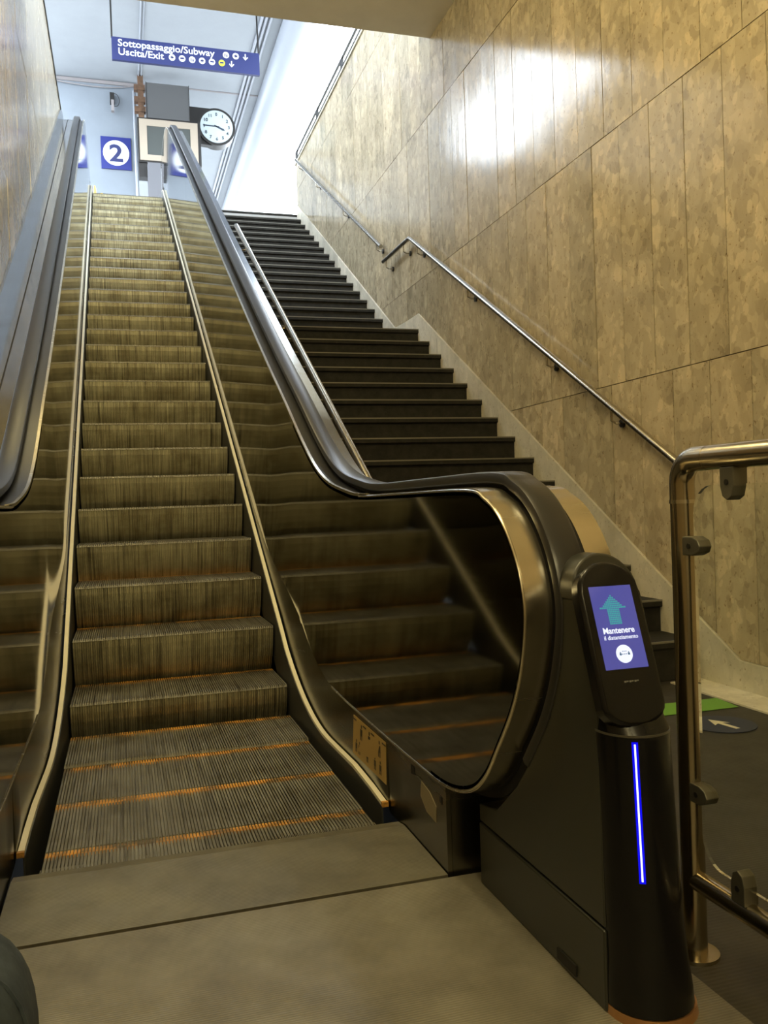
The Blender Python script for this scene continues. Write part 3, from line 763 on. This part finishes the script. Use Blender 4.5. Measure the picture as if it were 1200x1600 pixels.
# ------------------------------------------------------------------ floor markings
bm = bmesh.new(); v = [bm.verts.new(p) for p in ((1.6, 3.34, .001), (2.68, 3.335, .001), (2.705, 3.52, .001), (1.6, 3.54, .001))]; bm.faces.new(v)
r = bmesh.ops.extrude_face_region(bm, geom=bm.faces[:]); bmesh.ops.translate(bm, verts=[x for x in r['geom'] if isinstance(x, bmesh.types.BMVert)], vec=(0, 0, .001))
setp(finish('floor_tape', bm, M['green']), 'green tape stripe on the dark floor before the stairs', 'tape')
bm = bmesh.new(); disc(bm, (2.42, 3.12, .0), .14, 'z', 36, .002)
fs = setp(finish('floor_sticker', bm, M['bluefloor']), 'round blue floor sticker with white arrow beyond the barrier', 'sticker')
bm = bmesh.new(); p0 = Vector((2.43, 3.03)); p1 = Vector((2.41, 3.20)); d = (p1 - p0).normalized(); s_ = Vector((-d.y, d.x))
a_ = [p0 + s_ * .012, p0 - s_ * .012, p0 + d * .10 - s_ * .012, p0 + d * .085 - s_ * .042, p1, p0 + d * .085 + s_ * .042, p0 + d * .10 + s_ * .012]
va = [bm.verts.new((p.x, p.y, .0032)) for p in a_]; bm.faces.new(va)
finish('arrow', bm, M['ivory'], fs)

# ------------------------------------------------------------------ platform level: wall block, signs, monitors, clock
bm = bmesh.new(); box(bm, -1.25, .5, 17.0, 19.0, UP, CAN)
wb = setp(finish('wall_platform', bm, M['wallpaint']), 'pale blue wall block on the platform behind the escalator head', kind='structure')
bm = bmesh.new(); box(bm, -1.25, .5, 16.975, 17.0, 8.98, 9.04); finish('stained_cornice', bm, M['grout'], wb)
bm = bmesh.new(); tube(bm, crom([(-1.24, 16.96, 9.0), (-.8, 16.95, 8.93), (-.2, 16.95, 8.90), (.2, 16.96, 8.93), (.46, 16.96, 8.98)], 5), .010, 6); finish('loose_cable', bm, M['grout'], wb, True)
bm = bmesh.new(); tube(bm, [(.46, 16.98, UP), (.46, 16.98, 8.9)], .022, 10); finish('drain_pipe', bm, M['conduit'], wb, True)

bm = bmesh.new(); box(bm, -.165, .377, 16.97, 16.998, 7.40, 8.0)
s2 = setp(finish('platform_number_sign', bm, M['blue2']), 'square blue sign with a white disc and number 2', 'sign')
bm = bmesh.new(); disc(bm, (.106, 16.962, 7.70), .235, 'y', 48, .008); finish('white_disc', bm, M['white'], s2)
text_obj('numeral', '2', .44, M['bluesign'], (.106, 16.955, 7.545), parent=s2, bold=.010, align='CENTER', sx=1.15)

bm = bmesh.new(); box(bm, .03, .11, 16.86, 16.99, 8.60, 8.78)
cctv = setp(finish('wall_camera', bm, M['darkmetal']), 'small dark fixture with loose wire high on the blue wall', 'fixture')
bm = bmesh.new(); box(bm, .05, .10, 16.80, 16.90, 8.42, 8.62); finish('lens_tube', bm, M['grout'], cctv)
bm = bmesh.new(); tube(bm, crom([(.09, 16.9, 8.78), (.16, 16.9, 8.76), (.2, 16.9, 8.66), (.17, 16.9, 8.56), (.10, 16.9, 8.54)], 4), .006, 6); finish('wire', bm, M['darkmetal'], cctv, True)

# hanging sign
hs = empty('hanging_sign', (1.22, 14.0, 7.98), label='long blue hanging direction sign with white lettering and round pictograms', cat='sign')
HI = Matrix.Translation((-1.22, -14.0, -7.98))
def Hh(name, bm, m, parent=None): bm.transform(HI); return finish(name, bm, m, parent or hs)
bm = bmesh.new(); box(bm, .08, 2.365, 14.0, 14.06, 7.975, 8.325); brd = Hh('board', bm, M['bluesign'])
for x, x2 in ((.085, .085), (2.345, 2.36)):
    bm = bmesh.new(); tube(bm, [(x2, 14.03, 8.32), (x, 14.03, CAN)], .014, 8); Hh('hanger', bm, M['darkmetal'])
def hstext(body, size, x, z, sx):
    o = text_obj('lettering', body, size, M['white'], (x, 13.996, z), parent=None, bold=.0018, sx=sx); o.data.transform(HI); o.parent = hs
hstext('Sottopassaggio/Subway', .150, .17, 8.19, 1.06)
hstext('Uscita/Exit', .150, .17, 8.055, 1.06)
ly = 13.992
def pic(x, z, m, kind):
    bm = bmesh.new(); disc(bm, (x, ly, z), .050, 'y', 24, .006); p_ = Hh('pictogram', bm, m)
    bm = bmesh.new()
    if kind % 3 == 0: box(bm, x - .025, x + .025, ly - .002, ly, z - .012, z + .012); box(bm, x - .006, x + .006, ly - .002, ly, z - .03, z + .03)
    elif kind % 3 == 1: box(bm, x - .03, x + .03, ly - .002, ly, z - .010, z + .016)
    else: box(bm, x - .022, x - .008, ly - .002, ly, z - .03, z + .02); box(bm, x + .006, x + .024, ly - .002, ly, z - .03, z + .008)
    Hh('figure', bm, M['bluesign'], p_)
def arrow_down(x, z):
    bm = bmesh.new(); prism_y(bm, [(x - .008, z + .05), (x - .008, z - .02), (x - .032, z + .006), (x - .040, z - .006), (x, z - .05), (x + .040, z - .006), (x + .032, z + .006), (x + .008, z - .02), (x + .008, z + .05)], ly, ly + .006); Hh('arrow', bm, M['white'])
pic(1.83, 8.235, M['white'], 2); pic(1.985, 8.235, M['white'], 0); arrow_down(2.14, 8.235)
for i, x in enumerate((.985, 1.14, 1.295, 1.45, 1.605)): pic(x, 8.10, M['white'], i)
pic(1.76, 8.10, M['signyellow'], 1); arrow_down(1.915, 8.10)

# monitors
bm = bmesh.new(); box(bm, .49, 1.62, 16.36, 16.62, 7.34, 8.15)
mon = setp(finish('departure_monitor', bm, M['darkmetal']), 'cream framed monitor with dark blank screen under the grey box', 'monitor')
bm = bmesh.new()
for a in ((.52, 1.565, 8.0, 8.12), (.52, 1.565, 7.37, 7.475), (.52, .655, 7.475, 8.0), (1.43, 1.565, 7.475, 8.0)): box(bm, a[0], a[1], 16.34, 16.365, a[2], a[3])
finish('bezel', bm, M['cream'], mon)
bm = bmesh.new(); box(bm, .655, 1.43, 16.352, 16.365, 7.475, 8.0); finish('screen', bm, M['screenoff'], mon)
bm = bmesh.new(); box(bm, .49, .70, 16.4, 16.6, 7.08, 7.34); finish('lower_box', bm, M['darkmetal'], mon)
bm = bmesh.new(); box(bm, .67, 1.43, 16.37, 16.72, 8.16, 8.80)
gbx = setp(finish('equipment_box', bm, M['monback']), 'plain grey metal box mounted above the cream framed monitor', 'box')
bm = bmesh.new(); box(bm, .664, .672, 16.36, 16.62, 8.15, 8.81); box(bm, 1.428, 1.436, 16.36, 16.62, 8.15, 8.81); finish('side_flange', bm, M['darkmetal'], gbx)
bm = bmesh.new(); box(bm, .53, .63, 16.64, 16.74, 7.3, CAN)
rp = setp(finish('rusty_post', bm, M['rust']), 'rust stained steel post carrying the monitor from the ceiling', 'post')
for z in (8.42, 8.60, 8.82):
    bm = bmesh.new(); box(bm, .46, .66, 16.63, 16.75, z - .05, z + .05); finish('clamp', bm, M['rust'], rp)
bm = bmesh.new(); box(bm, .64, .87, 16.2, 16.45, UP, 7.28)
setp(finish('grey_pillar', bm, M['pillar']), 'light grey pillar seen at the escalator head below the monitor', 'pillar')

# clock
ck = empty('platform_clock', (1.954, 16.7, 7.88), label='round white faced station clock in a black housing', cat='clock')
KI = Matrix.Translation((-1.954, -16.7, -7.88))
def K(name, bm, m, smooth=False, parent=None): bm.transform(KI); return finish(name, bm, m, parent or ck, smooth)
cx_, cz_ = 1.954, 8.238
bm = bmesh.new(); disc(bm, (cx_, 16.68, cz_), .352, 'y', 48, .24); K('housing', bm, M['darkmetal'], True)
bm = bmesh.new(); prism_y(bm, [(1.30, 7.93), (1.94, 7.89), (1.94, 8.59), (1.30, 8.60)], 16.722, 16.86); K('arm_housing', bm, M['darkmetal'])
bm = bmesh.new(); disc(bm, (cx_, 16.67, cz_), .306, 'y', 48, .012); fc = K('dial', bm, M['facem'])
for i in range(12):
    a = math.radians(90 - 30 * i); s = str(i)
    o = text_obj('numeral', str(i), .085, M['ink'], (cx_ + .232 * math.cos(a), 16.665, cz_ + .232 * math.sin(a) - .03), align='CENTER', bold=.001)
    o.data.transform(KI); o.parent = fc
def hand(ang, L, wd, nm, back=.05):
    bm = bmesh.new(); a = math.radians(ang); d = Vector((math.sin(a), math.cos(a))); s = Vector((d.y, -d.x)); c = Vector((cx_, cz_))
    prism_y(bm, [tuple(c - d * back + s * wd * .6), tuple(c + d * L * .8 + s * wd), tuple(c + d * L), tuple(c + d * L * .8 - s * wd), tuple(c - d * back - s * wd * .6)], 16.655, 16.662); K(nm, bm, M['ink'], False, fc)
hand(272, .25, .012, 'minute_hand'); hand(113, .17, .016, 'hour_hand')

# ceiling services
for i, x in enumerate((2.47, 2.54, 2.62)):
    bm = bmesh.new(); tube(bm, [(x, 7.95, CAN - .03), (x, 40, CAN - .03)], .024, 10)
    setp(finish('ceiling_conduit', bm, M['conduit'], None, True), ['leftmost', 'middle one', 'rightmost'][i] + ' of the three conduit pipes along the canopy ceiling', 'pipe', 'conduits along the canopy ceiling')
bm = bmesh.new(); tube(bm, [(3.05, 7.95, CAN - .06), (3.05, 45, CAN - .06)], .24, 28)
setp(finish('edge_beam', bm, M['conduit'], None, True), 'thick round grey beam along the canopy edge', 'beam')

# yellow markers at the escalator head
for x, y in ((-.262, 14.75), (-.155, 14.8)):
    bm = bmesh.new(); tube(bm, [(x, y, UP), (x, y, UP + (.42 if x < -.2 else .36)), (x, y, UP + (.50 if x < -.2 else .40))], [.03, .03, .012] if x < -.2 else [.055, .055, .02], 12)
    setp(finish('yellow_marker', bm, M['markery'], None, True), 'slim yellow marker at the left of the escalator head' if x < -.2 else 'squat yellow marker right of the slim one at the escalator head', 'marker')

# soft bag at the lower left corner
bagc = Vector((-.320, 1.23, .235))
bm = bmesh.new(); bmesh.ops.create_uvsphere(bm, u_segments=36, v_segments=22, radius=1)
for v in bm.verts:
    p = v.co; q = Vector([math.copysign(abs(c) ** .6, c) for c in p]); wob = 1 + .03 * math.sin(5 * p.x + 3 * p.z) * math.cos(4 * p.y)
    v.co = bagc + Vector((q.x * .19 * wob, q.y * .13 * wob, q.z * .222))
bg_ = setp(finish('cloth_bag', bm, M['cloth'], None, True), 'dark blue cloth bag at the lower left corner of the landing', 'bag')
bm = bmesh.new(); tube(bm, [tuple(bagc + Vector((math.copysign(abs(math.sin(t)) ** .6, math.sin(t)) * .186, -.05, math.copysign(abs(math.cos(t)) ** .6, math.cos(t)) * .215))) for t in [math.pi * 2 * i / 30 for i in range(31)]], .004, 6)
finish('piping_seam', bm, M['cloth'], bg_, True)

# ------------------------------------------------------------------ lamps under the soffit
def luminaire(x, y, z, L, lab, power):
    o = empty('ceiling_light', (x, y, z), label=lab, cat='ceiling light', group='opal tube lights hung under the soffit')
    bm = bmesh.new(); box(bm, -L / 2 - .03, L / 2 + .03, -.03, .03, .04, .08); finish('fixture_body', bm, M['white'], o)
    bm = bmesh.new(); tube(bm, [(-L / 2, 0, 0), (L / 2, 0, 0)], .02, 10); finish('glow_tube', bm, M['lampglow'], o, True)
    for sx in (-.4, .4):
        bm = bmesh.new(); tube(bm, [(sx, 0, .08), (sx, 0, 5.36 - z)], .006, 6); finish('hanger', bm, M['darkmetal'], o)
        ld = bpy.data.lights.new('tube_light', 'POINT'); ld.shadow_soft_size = .12; ld.energy = power / 2; ld.color = LAMP_COL
        lo = bpy.data.objects.new('tube_light', ld); C.objects.link(lo); lo.parent = o; lo.location = (sx, 0, -.14)
luminaire(-.1, 5.4, 4.75, 1.3, 'tube light hung nearest the stair mouth', LAMP_W * .5)
luminaire(-.1, 2.4, 4.55, 1.3, 'tube light hung over the foot of the escalator', LAMP_W)
luminaire(-.1, -1.2, 3.4, 1.3, 'tube light hung behind the viewpoint', LAMP_W)
